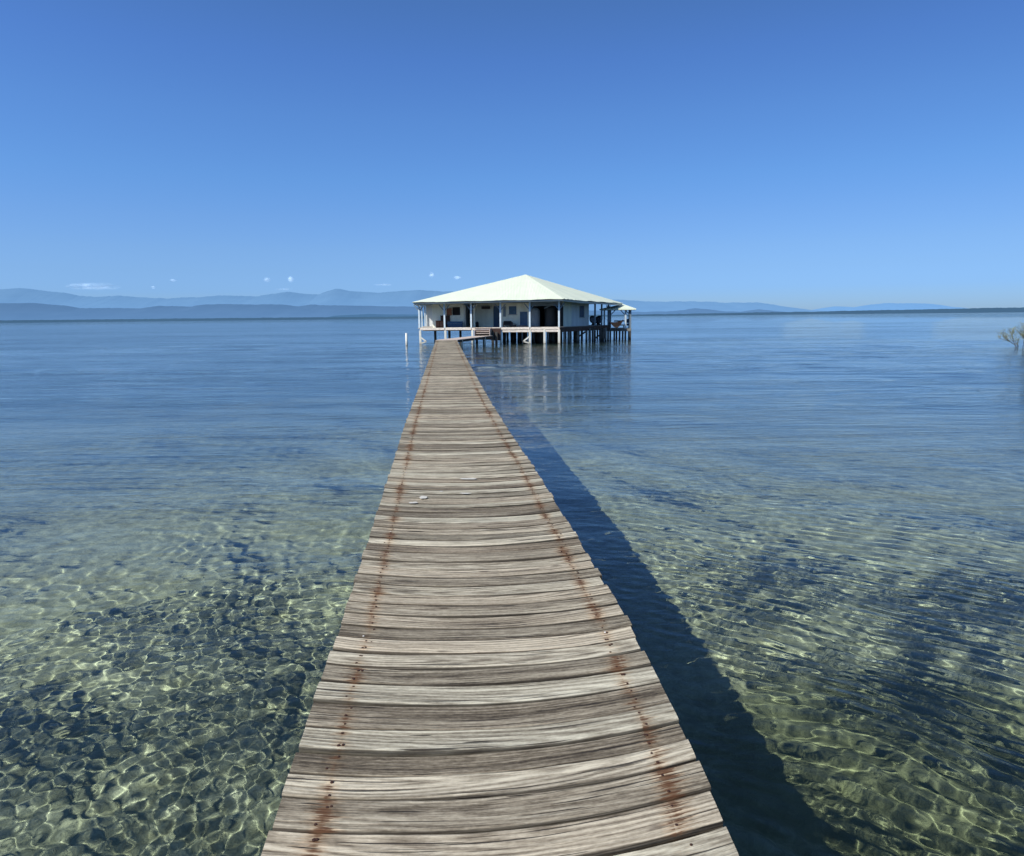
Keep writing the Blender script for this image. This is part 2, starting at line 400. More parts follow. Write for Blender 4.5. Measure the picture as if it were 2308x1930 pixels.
while y < YEND:
    near = y < 14
    wd_ = random.choice([.12, .13, .135, .14, .14, .15, .175]) * (1 if y > .5 else 1)
    gap = random.uniform(.005, .010) if random.random() < .75 else random.uniform(.011, .017)
    yc = y + wd_/2; y += wd_ + gap
    ns = 34 if y < 8 else (16 if y < 20 else 8)
    fade = 1/(1+max(0, (yc-5)/7)**2)
    bow = (.060 + .016*min(max(yc, 0), 6))*fade; slant = .032*fade + random.gauss(0, .002)
    slant += .055*min(1, max(0, (3.6-yc)/1.5))
    th = .040; lift = random.gauss(0, .0025); tilt = random.gauss(0, .006)
    ja = random.gauss(0, .004); jb = random.gauss(0, .005)
    xa = eL(yc) + ja; xb = eR(yc) + jb
    if random.random() < .06: jb += random.uniform(.004, .014)
    s1, s2 = random.random()*50, random.random()*50
    pc = (random.random(), random.random(), random.random(), wd_)
    rows, uvs = [], []
    for i in range(ns+1):
        s = i/ns; q = 2*s-1
        xx = xa+(xb-xa)*s; yy = yc + bow*(q*q-.3) + slant*q
        wv = .0035*math.sin(s*7+s1) + .002*math.sin(s*19+s2)
        zz = DECK + lift + tilt*q*.5 + .0018*math.sin(s*9+s2)
        h = wd_/2; cup = .0022*math.sin(s*4+s1)
        e1 = h + wv*.6 + random.gauss(0, .0009); e2 = h - wv*.6 + random.gauss(0, .0009)
        prof = [(-e1, -th), (e2, -th), (e2, -.007), (e2-.003, -.0018), (e2-.009, 0), (h*.35, cup), (-h*.35, cup), (-e1+.009, 0), (-e1+.003, -.0018), (-e1, -.007)]
        rows.append([((eL(yy+a)+ja)*(1-s)+(eR(yy+a)+jb)*s, yy+a, zz+b) for a, b in prof])
        uvs.append([((xx - xa) + .0, a + wd_/2 + (b if b < -.005 else 0)) for a, b in prof])
    loft(rows, uvs, pc)
    for side in (0, 1):
        if yc > 16: break
        s0 = (.155 if side == 0 else (xb-xa)-.150)/(xb-xa)
        for a in ((-.3, .25) if wd_ < .17 else (-.36, 0, .34)):
            for rep in range(random.choice([1, 1, 2])):
                ss = s0 + random.gauss(0, .007); q = 2*ss-1
                nails.append((xa+(xb-xa)*ss, yc + bow*(q*q-.3)+slant*q + a*wd_+random.gauss(0, .006), DECK+lift+tilt*q*.5 + .0018*math.sin(ss*9+s2), random.random()))
    pi += 1
# nail heads sit in the planks and share their mesh
for (x, yy, z, rn) in nails:
    r = random.uniform(.0045, .0065); base = len(V); n = 8; mi = 2 if rn > .955 else 1
    for (rad_, dz) in ((r, -.004), (r, .0022), (r*.6, .0032)):
        for k in range(n):
            a = 2*math.pi*k/n; V.append((x+rad_*math.cos(a), yy+rad_*math.sin(a), z+dz))
    for i in range(2):
        for k in range(n):
            F.append((base+i*n+k, base+i*n+(k+1) % n, base+(i+1)*n+(k+1) % n, base+(i+1)*n+k)); UV.append(((0, 0),)*4); PC.append((0, 0, 0, 1)); MI.append(mi)
    F.append(tuple(base+2*n+k for k in range(n))); UV.append(((0, 0),)*n); PC.append((0, 0, 0, 1)); MI.append(mi)

# plank wood
t = NT('weathered_plank_wood')
uvn = t.n('ShaderNodeUVMap', uv_map='uv').outputs[0]
pcn = t.n('ShaderNodeAttribute', attribute_name='pc')
sp = t.n('ShaderNodeSeparateColor'); t.l(pcn.outputs['Color'], sp.inputs[0]); r1, r2, r3 = sp.outputs[0], sp.outputs[1], sp.outputs[2]
off = t.n('ShaderNodeCombineXYZ'); t.l(t.math('MULTIPLY', r1, 37), off.inputs[0]); t.l(t.math('MULTIPLY', r2, 91), off.inputs[1]); t.l(t.math('MULTIPLY', r3, 53), off.inputs[2])
pv = t.n('ShaderNodeVectorMath', operation='ADD'); t.l(uvn, pv.inputs[0]); t.l(off.outputs[0], pv.inputs[1]); P = pv.outputs[0]
warp = t.noise(t.mapping(P, (1.3, 5, 1)), 1, 3, .5)
wp = t.n('ShaderNodeCombineXYZ'); t.l(t.math('MULTIPLY', warp, .035), wp.inputs[1])
pw = t.n('ShaderNodeVectorMath', operation='ADD'); t.l(P, pw.inputs[0]); t.l(wp.outputs[0], pw.inputs[1]); Pw = pw.outputs[0]
ux = t.n('ShaderNodeSeparateXYZ'); t.l(uvn, ux.inputs[0]); U, Vv = ux.outputs[0], ux.outputs[1]
# nested arches of the sawn rings, centred somewhere on each board
rings = t.n('ShaderNodeTexWave', wave_type='RINGS', rings_direction='Z'); rings.inputs['Scale'].default_value = 16; rings.inputs['Distortion'].default_value = 2.2; rings.inputs['Detail'].default_value = 3; rings.inputs['Detail Scale'].default_value = 1.5
rv = t.n('ShaderNodeCombineXYZ'); t.l(t.math('MULTIPLY', t.math('SUBTRACT', U, t.math('MULTIPLY_ADD', r1, 1.7, -.1)), .085), rv.inputs[0])
t.l(t.math('ADD', t.math('SUBTRACT', Vv, t.math('MULTIPLY', r3, .15)), t.math('MULTIPLY_ADD', warp, .06, -.03)), rv.inputs[1]); t.l(t.math('MULTIPLY', r2, 3), rv.inputs[2]); t.l(rv.outputs[0], rings.inputs['Vector'])
fib = t.noise(t.mapping(Pw, (1.5, 105, 1)), 1, 4, .8)
fib2 = t.noise(t.mapping(Pw, (.75, 40, 1)), 1, 5, .75)
blotch = t.noise(t.mapping(Pw, (.8, 13, 1)), 1, 5, .65)
k = t.math('ADD', t.math('MULTIPLY', t.math('MULTIPLY', rings.outputs[1], t.ramp(r2, [(.2, .3), (.8, 1.)])), .13), t.math('MULTIPLY', fib, .48))
k = t.math('ADD', k, t.math('MULTIPLY', fib2, .42)); k = t.math('ADD', k, t.math('MULTIPLY', blotch, .40))
k = t.math('ADD', k, t.math('MULTIPLY_ADD', r2, .12, -.150))
speck = t.noise(t.mapping(P, (22, 170, 1)), 1, 3, .7); speck2 = t.noise(t.mapping(P, (55, 75, 1)), 1, 2, .6)
k = t.math('ADD', k, t.math('MULTIPLY_ADD', speck, .30, -.15)); k = t.math('ADD', k, t.math('MULTIPLY_ADD', speck2, .12, -.065))
c = t.ramp(k, [(.39, (.050, .041, .032)), (.475, (.135, .115, .086)), (.555, (.255, .226, .174)), (.66, (.44, .402, .318)), (.80, (.72, .68, .55))])
warmth = t.mix(r3, (.98, .97, .92), (1.02, .945, .87)); c = t.mix(1, c, warmth, 'MULTIPLY')
crack = t.ramp(t.noise(t.mapping(Pw, (1.5, 85, 1), loc=(5, 3, 1)), 1, 2, .5), [(.33, 1.), (.36, 0.)]); c = t.mix(t.math('MULTIPLY', crack, .9), c, (.03, .024, .02))
split = t.ramp(t.noise(t.mapping(Pw, (2.6, 38, 1), loc=(1, 8, 4)), 1, 1, .4), [(.235, 1.), (.25, 0.)]); c = t.mix(split, c, (.015, .012, .010))
knot = t.n('ShaderNodeTexVoronoi', feature='F1'); knot.inputs['Scale'].default_value = 1; knot.inputs['Randomness'].default_value = 1
t.l(t.mapping(Pw, (2.1, 7, 1)), knot.inputs['Vector'])
kn = t.math('MULTIPLY', t.ramp(knot.outputs['Distance'], [(.05, 1.), (.10, 0.)]), t.ramp(r3, [(.35, 0.), (.5, .8)]))
c = t.mix(kn, c, (.06, .040, .028))
# dark line along the board edges so the seams show
ed = t.math('MINIMUM', Vv, t.math('SUBTRACT', pcn.outputs['Alpha'], Vv))
edm = t.ramp(t.math('ADD', ed, t.math('MULTIPLY_ADD', blotch, .012, -.006)), [(.0015, .8), (.0065, 0.)])
c = t.mix(edm, c, (.028, .022, .017))
# rust around the two nail rows
gp = t.n('ShaderNodeNewGeometry').outputs['Position']
wdt = t.n('ShaderNodeAttribute', attribute_name='wid'); W = wdt.outputs['Fac']
rn = t.noise(t.mapping(P, (6, 75, 1), loc=(9, 2, 0)), 1, 4, .7)
dl = t.math('ABSOLUTE', t.math('SUBTRACT', U, .155)); dr = t.math('ABSOLUTE', t.math('SUBTRACT', t.math('SUBTRACT', W, U), .150))
dm = t.math('MINIMUM', dl, dr)
amt = t.math('SUBTRACT', t.math('ADD', rn, t.math('MULTIPLY_ADD', r1, .22, -.02)), t.math('MULTIPLY', dm, 4.2))
gy = t.n('ShaderNodeSeparateXYZ'); t.l(gp, gy.inputs[0]); gv = t.n('ShaderNodeCombineXYZ'); t.l(t.math('MULTIPLY', gy.outputs[1], 1.3), gv.inputs[1]); t.l(t.math('MULTIPLY', t.math('ROUND', gy.outputs[0]), 3.7), gv.inputs[0])
amt = t.math('ADD', amt, t.math('MULTIPLY_ADD', t.noise(gv.outputs[0], 1, 2, .6), .45, -.235))
rust = t.ramp(amt, [(.545, 0.), (.585, .75), (.70, 1.)])
rc = t.ramp(rn, [(.35, (.22, .125, .065)), (.6, (.105, .046, .022)), (.75, (.05, .022, .012))])
halo = t.ramp(amt, [(.36, 0.), (.56, .45)])
c = t.mix(halo, c, t.mix(1, c, (.98, .70, .48), 'MULTIPLY')); c = t.mix(rust, c, rc)
bh = t.math('SUBTRACT', t.math('ADD', t.math('MULTIPLY', fib, .7), t.math('MULTIPLY', fib2, .5)), t.math('MULTIPLY', crack, .8))
t.l(t.principled(c, .82, t.bump(bh, .9, .009), .2), t.out.inputs[0]); wood = t.mat
M_['nail_rust'] = paint('rusty_nail', (.05, .022, .014), .7, .3, 50)
M_['nail_white'] = paint('bright_nail_head', (.75, .72, .66), .35, .1, 50)
me = bpy.data.meshes.new('planking'); me.from_pydata(V, [], F); me.update()
for m in (wood, M_['nail_rust'], M_['nail_white']): me.materials.append(m)
me.polygons.foreach_set('material_index', MI)
uvl = me.uv_layers.new(name='uv'); uvl.data.foreach_set('uv', [q for u in UV for p in u for q in p])
ca = me.color_attributes.new('pc', 'FLOAT_COLOR', 'CORNER')
ca.data.foreach_set('color', [q for p, f in zip(PC, F) for _ in f for q in p])
wa = me.attributes.new('wid', 'FLOAT', 'FACE')
wa.data.foreach_set('value', [abs(eR(sum(V[i][1] for i in f)/len(f)) - eL(sum(V[i][1] for i in f)/len(f))) for f in F])
planking = bpy.data.objects.new('planking', me); col.objects.link(planking); planking.parent = jetty
# pale marks
M_['mark'] = paint('white_dropping', (.58, .56, .50), .9, .1, 30)
for (px, py, w_, h_) in ((960, 982, .14, .035), (956, 1012, .09, .02), (868, 1020, .06, .05), (848, 1031, .06, .03), (905, 1008, .03, .02)):
    p = onz(px*k_, py*k_, DECK+.010); b = MB(); n = 14; pts = []
    for i in range(n):
        a = 2*math.pi*i/n; rr_ = random.uniform(.75, 1.2); pts.append((p.x+w_*math.cos(a)*rr_*.6, p.y+h_*math.sin(a)*rr_, p.z+.001))
    pts.append((p.x, p.y, p.z+.003)); b.add(pts, [(i, (i+1) % n, n) for i in range(n)]); b.build('dropping', M_['mark'], planking)

M_['beam'] = paint('wet_dark_beam', (.06, .052, .045), .8, .4, 3, (6, .6, 6))
for ins in (.16, None, -.16):
    b = MB(); ys = np.linspace(-2.5, YEND, 60)
    for a, c_ in zip(ys[:-1], ys[1:]):
        def xx(y): return (eL(y)+.16) if ins == .16 else (eR(y)-.16 if ins == -.16 else (eL(y)+eR(y))/2)
        b.bar((xx(a), a, DECK-.125), (xx(c_), c_, DECK-.125), .05, .16)
    b.build('stringer', M_['beam'], jetty)
y = .2; i = 0
while y < YEND:
    for s in (0, 1):
        x = eL(y)+.10 if s == 0 else eR(y)-.14
        b = MB(); b.tube([(x+random.gauss(0, .01), y, -1.6), (x, y, DECK-.06)], .062, 12); b.build('pile', M_['pile_dark'], jetty, smooth=True)
    b = MB(); b.bar((eL(y)+.02, y+.10, DECK-.28), (eR(y)-.06, y+.10, DECK-.28), .05, .14); b.build('crossbeam', M_['beam'], jetty)
    y += 2.75

# ------------------------------------------------------------------ house on stilts
ZD, ZE = 1.36, 3.52
def plan(px, Y): p = at(px, 715, Y); return Vector((p.x, p.y))
class Wall:                                        # vertical plane through two plan points: pixel column -> plan point
    def __init__(s, a, b): s.a = a; s.b = b; s.d = (b-a).normalized(); s.n = Vector((-s.d.y, s.d.x))
    def p(s, px, off=0):
        d = ray(px, 715); dd = Vector((d.x, d.y)); a = s.a + s.n*off
        # a + s.d*t = dd*q
        det = s.d.x*(-dd.y) + dd.x*s.d.y
        t_ = (-a.x*(-dd.y) - dd.x*a.y)/det      # Cramer's rule
        return a + s.d*t_
    def z(s, px, py, off=0):
        q = s.p(px, off); return at(px, py, q.y).z
house = empty('stilt_house', (plan(1120, 64).x, 64, 0))
tag(house, 'low white house on stilts with broad pale hipped roof and open veranda', 'house')

A = plan(930, 59.75); B = plan(1270, 57.8); B2 = plan(1303, 60.2); C = plan(1404, 68.5); Dk = Vector((6.0, 77)); E = Vector((-9.6, 75))
apex = at(1185, 619, 67.5)
eave = [A, B, B2, C, Dk, E]
ez = [ZE, ZE+.10, ZE+.02, ZE-.12, ZE, ZE]
# roof skin: each facet a fine corrugated sheet with a slightly wavy eave
b = MB()
for i in range(6):
    P0, P1 = eave[i], eave[(i+1) % 6]; z0, z1 = ez[i], ez[(i+1) % 6]; n = 60 if i in (0, 2) else 16
    rows = []
    for j in range(n+1):
        s = j/n; q = P0.lerp(P1, s); zz = z0+(z1-z0)*s + (.018*math.sin(s*23+i) + random.gauss(0, .006) if 0 < j < n else 0)
        rows.append((q.x, q.y, zz))
    for j in range(n):
        b.add([rows[j], rows[j+1], tuple(apex)], [(0, 1, 2)])
        b.add([(rows[j][0], rows[j][1], rows[j][2]-.03), (rows[j+1][0], rows[j+1][1], rows[j+1][2]-.03), rows[j+1], rows[j]], [(0, 1, 2, 3)])
roof = b.build('roof', M_['roof'], house)
# underside of the roof (ceiling of the veranda)
cen = Vector((sum(p.x for p in eave)/6, sum(p.y for p in eave)/6))
b = MB()
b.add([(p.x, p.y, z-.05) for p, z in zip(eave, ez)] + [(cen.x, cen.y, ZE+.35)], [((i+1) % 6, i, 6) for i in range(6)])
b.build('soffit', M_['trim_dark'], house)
# gutter boards
def inset(pts, k): return [cen + (p-cen)*(1-k) for p in pts]
g1 = inset(eave, .012)
for i, (dz, hh_, mt) in {0: (.07, .10, 'trim_dark'), 1: (.05, .14, 'trim'), 2: (.05, .17, 'trim'), 5: (.07, .12, 'trim')}.items():
    b = MB(); a_, c_ = g1[i], g1[(i+1) % 6]; za = (ez[i]+ez[(i+1) % 6])/2
    b.add([], [])
    d = (c_-a_).normalized(); nrm = Vector((-d.y, d.x))*.02
    z0, z1 = ez[i]-dz, ez[(i+1) % 6]-dz
    vs = [(a_-nrm, z0-hh_), (c_-nrm, z1-hh_), (c_+nrm, z1-hh_), (a_+nrm, z0-hh_), (a_-nrm, z0), (c_-nrm, z1), (c_+nrm, z1), (a_+nrm, z0)]
    b.add([(p.x, p.y, z) for p, z in vs], [(3, 2, 1, 0), (4, 5, 6, 7), (0, 1, 5, 4), (1, 2, 6, 5), (2, 3, 7, 6), (3, 0, 4, 7)])
    b.build('fascia_board', M_[mt], house)
b = MB()
b.bar((A.x+.1, A.y+.1, ZE-.16), (A.x+.9, A.y+.3, ZE-.16), .06, .12); b.bar((A.x+.55, A.y+.1, ZE-.30), (A.x+1.1, A.y+.3, ZE-.30), .06, .12)
b.build('rafter_tail', M_['white'], house)

# decks
front = Wall(plan(945, 60.6), plan(1262, 58.6))
side = Wall(front.p(1262), plan(1374, 67.8))
F0, F1, S1 = front.p(941), front.p(1263), side.p(1374)
deckpoly = [F0, F1, S1, Vector((5.2, 75.8)), Vector((-9.0, 73.5))]
b = MB(); n = 5
vs = [(p.x, p.y, z) for z in (ZD-.06, ZD) for p in deckpoly]
b.add(vs, [tuple(range(n-1, -1, -1)), tuple(range(n, 2*n))] + [(i, (i+1) % n, n+(i+1) % n, n+i) for i in range(n)])
b.build('floor', M_['deck_house'], house)
segs = [945, 1002, 1062, 1128, 1194, 1262]
for a_, c_ in zip(segs[:-1], segs[1:]):
    b = MB(); b.slab(front.p(a_+.6, -.03), front.p(c_-.6, -.03), .05, ZD-.20+random.gauss(0, .01), ZD+.01+random.gauss(0, .012)); b.build('edge_board', M_['fascia'], house, bevel=.01)
b = MB(); b.slab(front.p(1129, -.01), front.p(1262, -.01), .05, ZD-.40, ZD-.235); b.build('edge_board', M_['fascia'], house, bevel=.01)
b = MB(); b.slab(side.p(1264, -.02), side.p(1374, -.02), .07, ZD-.42, ZD-.02); b.build('edge_board', M_['dkwood'], house)
for o_ in (.5, 2.5, 4.5, 7, 9.5, 12):
    b = MB(); b.slab(F0+front.n*o_ + front.d*.3, F1+front.n*o_ - front.d*.1, .08, ZD-.26, ZD-.065); b.build('joist', M_['pile_dark'], house)

# front posts with knee braces, and the stilts beneath them
def post(p, zt, wv, parent=house, d=Vector((1, 0)), mat='post_blue', braces=True, z0=None):
    z0 = ZD if z0 is None else z0
    b = MB(); b.slab(p - d*wv/2, p + d*wv/2, wv, z0, zt); b.build('post', M_[mat], parent, bevel=.008)
    if braces:
        for s in (-1, 1):
            b = MB(); b.bar((p.x+d.x*s*.06, p.y+d.y*s*.06, zt-.66), (p.x+d.x*s*.44, p.y+d.y*s*.44, zt-.20), .065); b.build('brace', M_['trim_dark'], parent)  # braces coloured dark to carry the shade of the eave
for px in (945, 1002, 1062, 1128, 1194, 1260):
    post(front.p(px), ZE-.04, .14, d=front.d)
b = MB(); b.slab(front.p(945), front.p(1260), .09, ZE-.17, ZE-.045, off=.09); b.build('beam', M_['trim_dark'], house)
for px, zt in ((1341, ZE-.12), (1356, ZE-.13), (1371, ZE-.14)):
    post(side.p(px), zt, .13, d=side.d, mat='trim_dark', braces=(px == 1371))
post(plan(951, 66), ZE-.05, .10, mat='post_blue', braces=False)
post(plan(958, 72.5), ZE-.05, .12, mat='post_blue', braces=False)
def stilt(p, wv, mat, top=ZD-.2, lean=0, rnd=False):
    b = MB()
    if rnd: b.tube([(p.x+lean, p.y, -2.4), (p.x, p.y, top)], wv/2, 10)
    else: b.bar((p.x+lean, p.y, -2.4), (p.x, p.y, top), wv)
    b.build('stilt', M_[mat], house, smooth=rnd)
for px in (946, 1003, 1064, 1128, 1194, 1227, 1260):
    stilt(front.p(px, -.0), .17, 'white', ZD-.21)
for px in (1272, 1283, 1303, 1322, 1341, 1356, 1371):
    stilt(side.p(px), .17, 'pile_grey' if px < 1330 else 'pile_dark', ZD-.43)
for px, Y_ in ((980, 64), (1012, 64), (1037, 65), (1074, 64), (1090, 66), (1240, 63), (1219, 62)):
    stilt(plan(px, Y_), .2, 'pile_dark')
random.seed(3)
for px in range(1136, 1372, 8):
    for Y_ in (64.5, 69, 74):
        if random.random() < .78:
            q = plan(px+random.uniform(-3, 3), Y_+random.uniform(-1.5, 1.5)); stilt(q, random.uniform(.14, .22), 'pile_dark' if random.random() < .75 else 'pile_grey', lean=random.gauss(0, .05), rnd=random.random() < .5)
def diag(p, x1, z0_, z1_):
    b = MB(); b.bar((p.x, p.y-.04, z0_), (p.x+x1, p.y-.04, z1_), .11); b.bar((p.x+x1, p.y-.04, z1_), (p.x, p.y-.04, z1_-.16), .11); b.build('diagonal_brace', M_['white'], house)
diag(front.p(946), .50, ZD-.75, .22); diag(front.p(1194), -.55, ZD-.72, .20)
for px, s in ((1320, -1), (1366, -1)):
    p = side.p(px); b = MB(); b.bar((p.x, p.y, ZD-.5), (p.x+s*1.1, p.y-.3, .12), .12); b.build('diagonal_brace', M_['pile_dark'], house)

# walls with openings
def wall(W, pa, pb, z0, z1, holes, mat, th=.10, off=0, name='wall', parent=house):
    """W: Wall; holes: (pxa, pxb, pya, pyb) read off the photo"""
    xs = sorted({pa, pb, *[h[0] for h in holes], *[h[1] for h in holes]})
    hz = [(h[0], h[1], W.z(h[0], h[3], off), W.z(h[0], h[2], off)) for h in holes]
    zs = sorted({z0, z1, *[max(z0, h[2]) for h in hz], *[min(z1, h[3]) for h in hz]})
    b = MB()
    for xa, xb in zip(xs[:-1], xs[1:]):
        for za, zb in zip(zs[:-1], zs[1:]):
            xm, zm = (xa+xb)/2, (za+zb)/2
            if any(h[0] < xm < h[1] and h[2] < zm < h[3] for h in hz): continue
            b.slab(W.p(xa, off), W.p(xb, off), th, za, zb)
    return b.build(name, M_[mat], parent)
def panel(W, pa, pb, ya, yb, mat, off=0, th=.05, name='panel', parent=house, trim=None, floor=False):
    z1 = W.z(pa, ya, off); z0 = ZD+.005 if floor else W.z(pa, yb, off)
    b = MB(); b.slab(W.p(pa, off), W.p(pb, off), th, z0, z1); o = b.build(name, M_[mat], parent)
    if trim:
        b = MB(); w_ = .07
        a_, c_ = W.p(pa, off), W.p(pb, off)
        e = (c_-a_).normalized()*w_
        b.slab(a_-e, a_, th+.05, z0, z1+w_); b.slab(c_, c_+e, th+.05, z0, z1+w_); b.slab(a_, c_, th+.05, z1, z1+w_)
        if not floor: b.slab(a_-e*1.4, c_+e*1.4, th+.09, z0-w_, z0)
        b.build('frame', M_[trim], o)
    return o
ZW = ZE-.02
wf = Wall(front.p(976, 2.3), front.p(1268, 2.3))
wall(wf, 976, 1046, ZD, ZW, [(1020, 1038, 692, 711)], 'wall')
b = MB(); b.slab(wf.p(976, .1), wf.p(976, .1)+Vector((-.2, 9.0)), .1, ZD, ZW); b.build('wall', M_['wall'], house)
panel(wf, 1020.5, 1037.5, 692.6, 710.6, 'black', .03, .02, 'window', trim='trim')
sh = panel(wf, 1007, 1018.6, 695, 711, 'shutter', -.09, .04, 'shutter')
panel(wf, 1046, 1050, 688, 738, 'trim', -.02, .16, 'wall_pillar', floor=True)
panel(wf, 1067, 1071, 688, 738, 'wall', -.02, .16, 'wall_pillar', floor=True)
wr = Wall(wf.p(1040, 1.4), wf.p(1130, 1.4))
panel(wr, 1046, 1056, 690, 738, 'trim_dark', .2, .05, 'door', floor=True)
panel(wr, 1056, 1068, 690, 738, 'black', .25, .05, 'door', floor=True)  # black sheet filling the open doorway in place of its dark interior
wall(wr, 1068, 1128, ZD, ZW, [(1112, 1128, 689.5, 745)], 'wall')
panel(wr, 1112.5, 1127.5, 690, 738, 'blue', .02, .05, 'door', trim='trim', floor=True)
ac = empty('air_vent_unit', (wr.p(1095, -.12).x, wr.p(1095, -.12).y, 2.9)); tag(ac, 'small dark box hanging high on the wall in the recess left of the blue door', 'vent')
o = panel(wr, 1086, 1105, 690.5, 697, 'dark', -.15, .24, 'casing', parent=ac)
panel(wr, 1088, 1103, 694.6, 695.8, 'black', -.28, .02, 'grille', parent=ac)
wall(wf, 1128, 1196, ZD, ZW, [(1147, 1164.5, 690, 709.5)], 'wall')
panel(wf, 1147.6, 1164, 690.6, 709, 'blue_mid', .01, .04, 'window', trim='trim')
panel(wf, 1134, 1140, 691, 714, 'trim_dark', -.09, .04, 'shutter')
panel(wf, 1172, 1189, 703, 736, 'blue_mid', -.08, .05, 'door', trim='wall')
b = MB(); b.slab(wf.p(1128, .05), wf.p(1128, 1.45), .1, ZD, ZW); b.build('wall', M_['wall'], house)
# lintel over tank bay, its back and side walls
wall(wf, 1196, 1268, ZE-.42, ZW, [], 'trim_dark')
b = MB(); b.slab(wf.p(1196, .05), wf.p(1196, .05)+wf.n*3.2, .1, ZD, ZW); b.slab(wf.p(1268, .05), wf.p(1268, .05)+wf.n*3.2, .1, ZD, ZW); b.slab(wf.p(1196, 3.1), wf.p(1275, 3.1), .1, ZD, ZW); b.build('bay_wall', M_['black'], house)  # bay walls coloured black to stand in for the unlit inside
b = MB(); b.bar((wf.p(1226, .3).x, wf.p(1226, .3).y, ZE-.62), (wf.p(1246, .3).x, wf.p(1246, .3).y, ZE-.30), .10); b.build('strut', M_['trim_dark'], house)
# right hand walls
w1 = Wall(wf.p(1268), plan(1287, 62.6)); w2 = Wall(plan(1287, 62.6), plan(1326, 65.8))
wall(w1, 1268, 1287, ZD-.1, ZW, [], 'wall')
panel(w1, 1262, 1269, 690, 738, 'black', -.12, .04, 'door', floor=True)
wall(w2, 1287, 1326, ZD-.1, ZW, [(1304.5, 1316, 689, 716)], 'wall_side')
panel(w2, 1305, 1315.5, 689.5, 715.5, 'blue', .0, .06, 'window', trim='trim')
b = MB(); b.slab(w2.p(1326), w2.p(1326)+Vector((-2.6, 5.5)), .1, ZD, ZW); b.build('wall', M_['wall_side'], house)
b = MB(); b.slab(Vector((-8.6, 72.8)), Vector((4.4, 71.6)), .1, ZD, ZW); b.build('wall', M_['wall_side'], house)

# stairs from the ramp up to the floor
st = empty('staircase', (0, 0, 0)); st.parent = house; st.location = (0, 0, 0)
bpy.data.objects.remove(st)
stair_top = front.p(1087, -.05)
b = MB()
nst = 4
xa, xb = front.p(1070, -.3), front.p(1107, -.3)
for i in range(nst):
    z = ZD-.02 - .145*i; o_ = -.10-.24*i
    b.slab(front.p(1069+.8*i, o_), front.p(1108-1.6*i, o_), .25, z-.045, z)
b.slab(front.p(1069, -.1), front.p(1069, -1.05), .05, ZD-.62, ZD-.2)
b.slab(front.p(1108, -.1), front.p(1103, -1.05), .05, ZD-.66, ZD-.1)
b.build('staircase', M_['tread'], house, bevel=.008)
b = MB(); b.slab(front.p(1070, -.06), front.p(1122, -.06), .05, .35, ZD-.2)
b.slab(front.p(1106, -.3), front.p(1128, -.15), .06, .30, ZD-.06); b.build('stair_support_and_shade', M_['dkwood'], house)  # dark support boards, also standing in for the shadow under the stairs
for px in (1110, 1118):
    b = MB(); b.bar((front.p(px, -.4).x, front.p(px, -.4).y, -2.0), (front.p(px, -.4).x, front.p(px, -.4).y, ZD-.35), .2); b.build('stilt', M_['pile_dark'], house)

# ramp from the jetty end to the stairs
ramp = empty('access_ramp', (eL(YEND), YEND, 0)); tag(ramp, 'narrow plank ramp turning right from the far jetty end towards the house stairs', 'ramp')
ra0 = Vector((eL(YEND)-.05, YEND+.08, DECK+.0)); ra1 = Vector((eR(YEND)+.05, YEND+.02, DECK+.03))
rb0 = front.p(1068, -1.0); rb1 = front.p(1110, -1.35)
q0 = Vector((rb0.x, rb0.y, ZD-.66)); q1 = Vector((rb1.x, rb1.y, ZD-.62))
b = MB(); n = 34
back0 = Vector((eL(YEND)+.1, YEND+1.3, DECK+.02))
for i in range(n):
    s0, s1 = i/n, (i+.9)/n
    a0 = ra1.lerp(q1, s0); a1 = ra1.lerp(q1, s1); c0 = back0.lerp(q0, s0); c1 = back0.lerp(q0, s1)
    vs = [a0, a1, c1, c0]; b.add([tuple(v-Vector((0, 0, .05))) for v in vs]+[tuple(v) for v in vs], [(3, 2, 1, 0), (4, 5, 6, 7), (0, 1, 5, 4), (1, 2, 6, 5), (2, 3, 7, 6), (3, 0, 4, 7)])
a_ = [ra0, ra1, back0]; b.add([tuple(v-Vector((0, 0, .05))) for v in a_]+[tuple(v) for v in a_], [(2, 1, 0), (3, 4, 5), (0, 1, 4, 3), (1, 2, 5, 4), (2, 0, 3, 5)])
b.build('planking', M_['tread'], ramp)
b = MB(); b.bar(ra1+Vector((0, .05, -.12)), q1+Vector((0, .05, -.12)), .06, .15); b.build('stringer', M_['beam'], ramp)
b = MB(); b.bar(back0+Vector((0, 0, -.12)), q0+Vector((0, 0, -.12)), .06, .15); b.build('stringer', M_['beam'], ramp)
for s, sd_ in ((.10, 1), (.42, 1), (.75, 1), (.2, 0), (.6, 0)):
    p = ra1.lerp(q1, s) if sd_ else back0.lerp(q0, s); b = MB(); b.bar((p.x, p.y+.1, -2.0), (p.x, p.y+.1, p.z-.06), .13); b.build('pile', M_['white' if sd_ else 'pile_grey'], ramp)

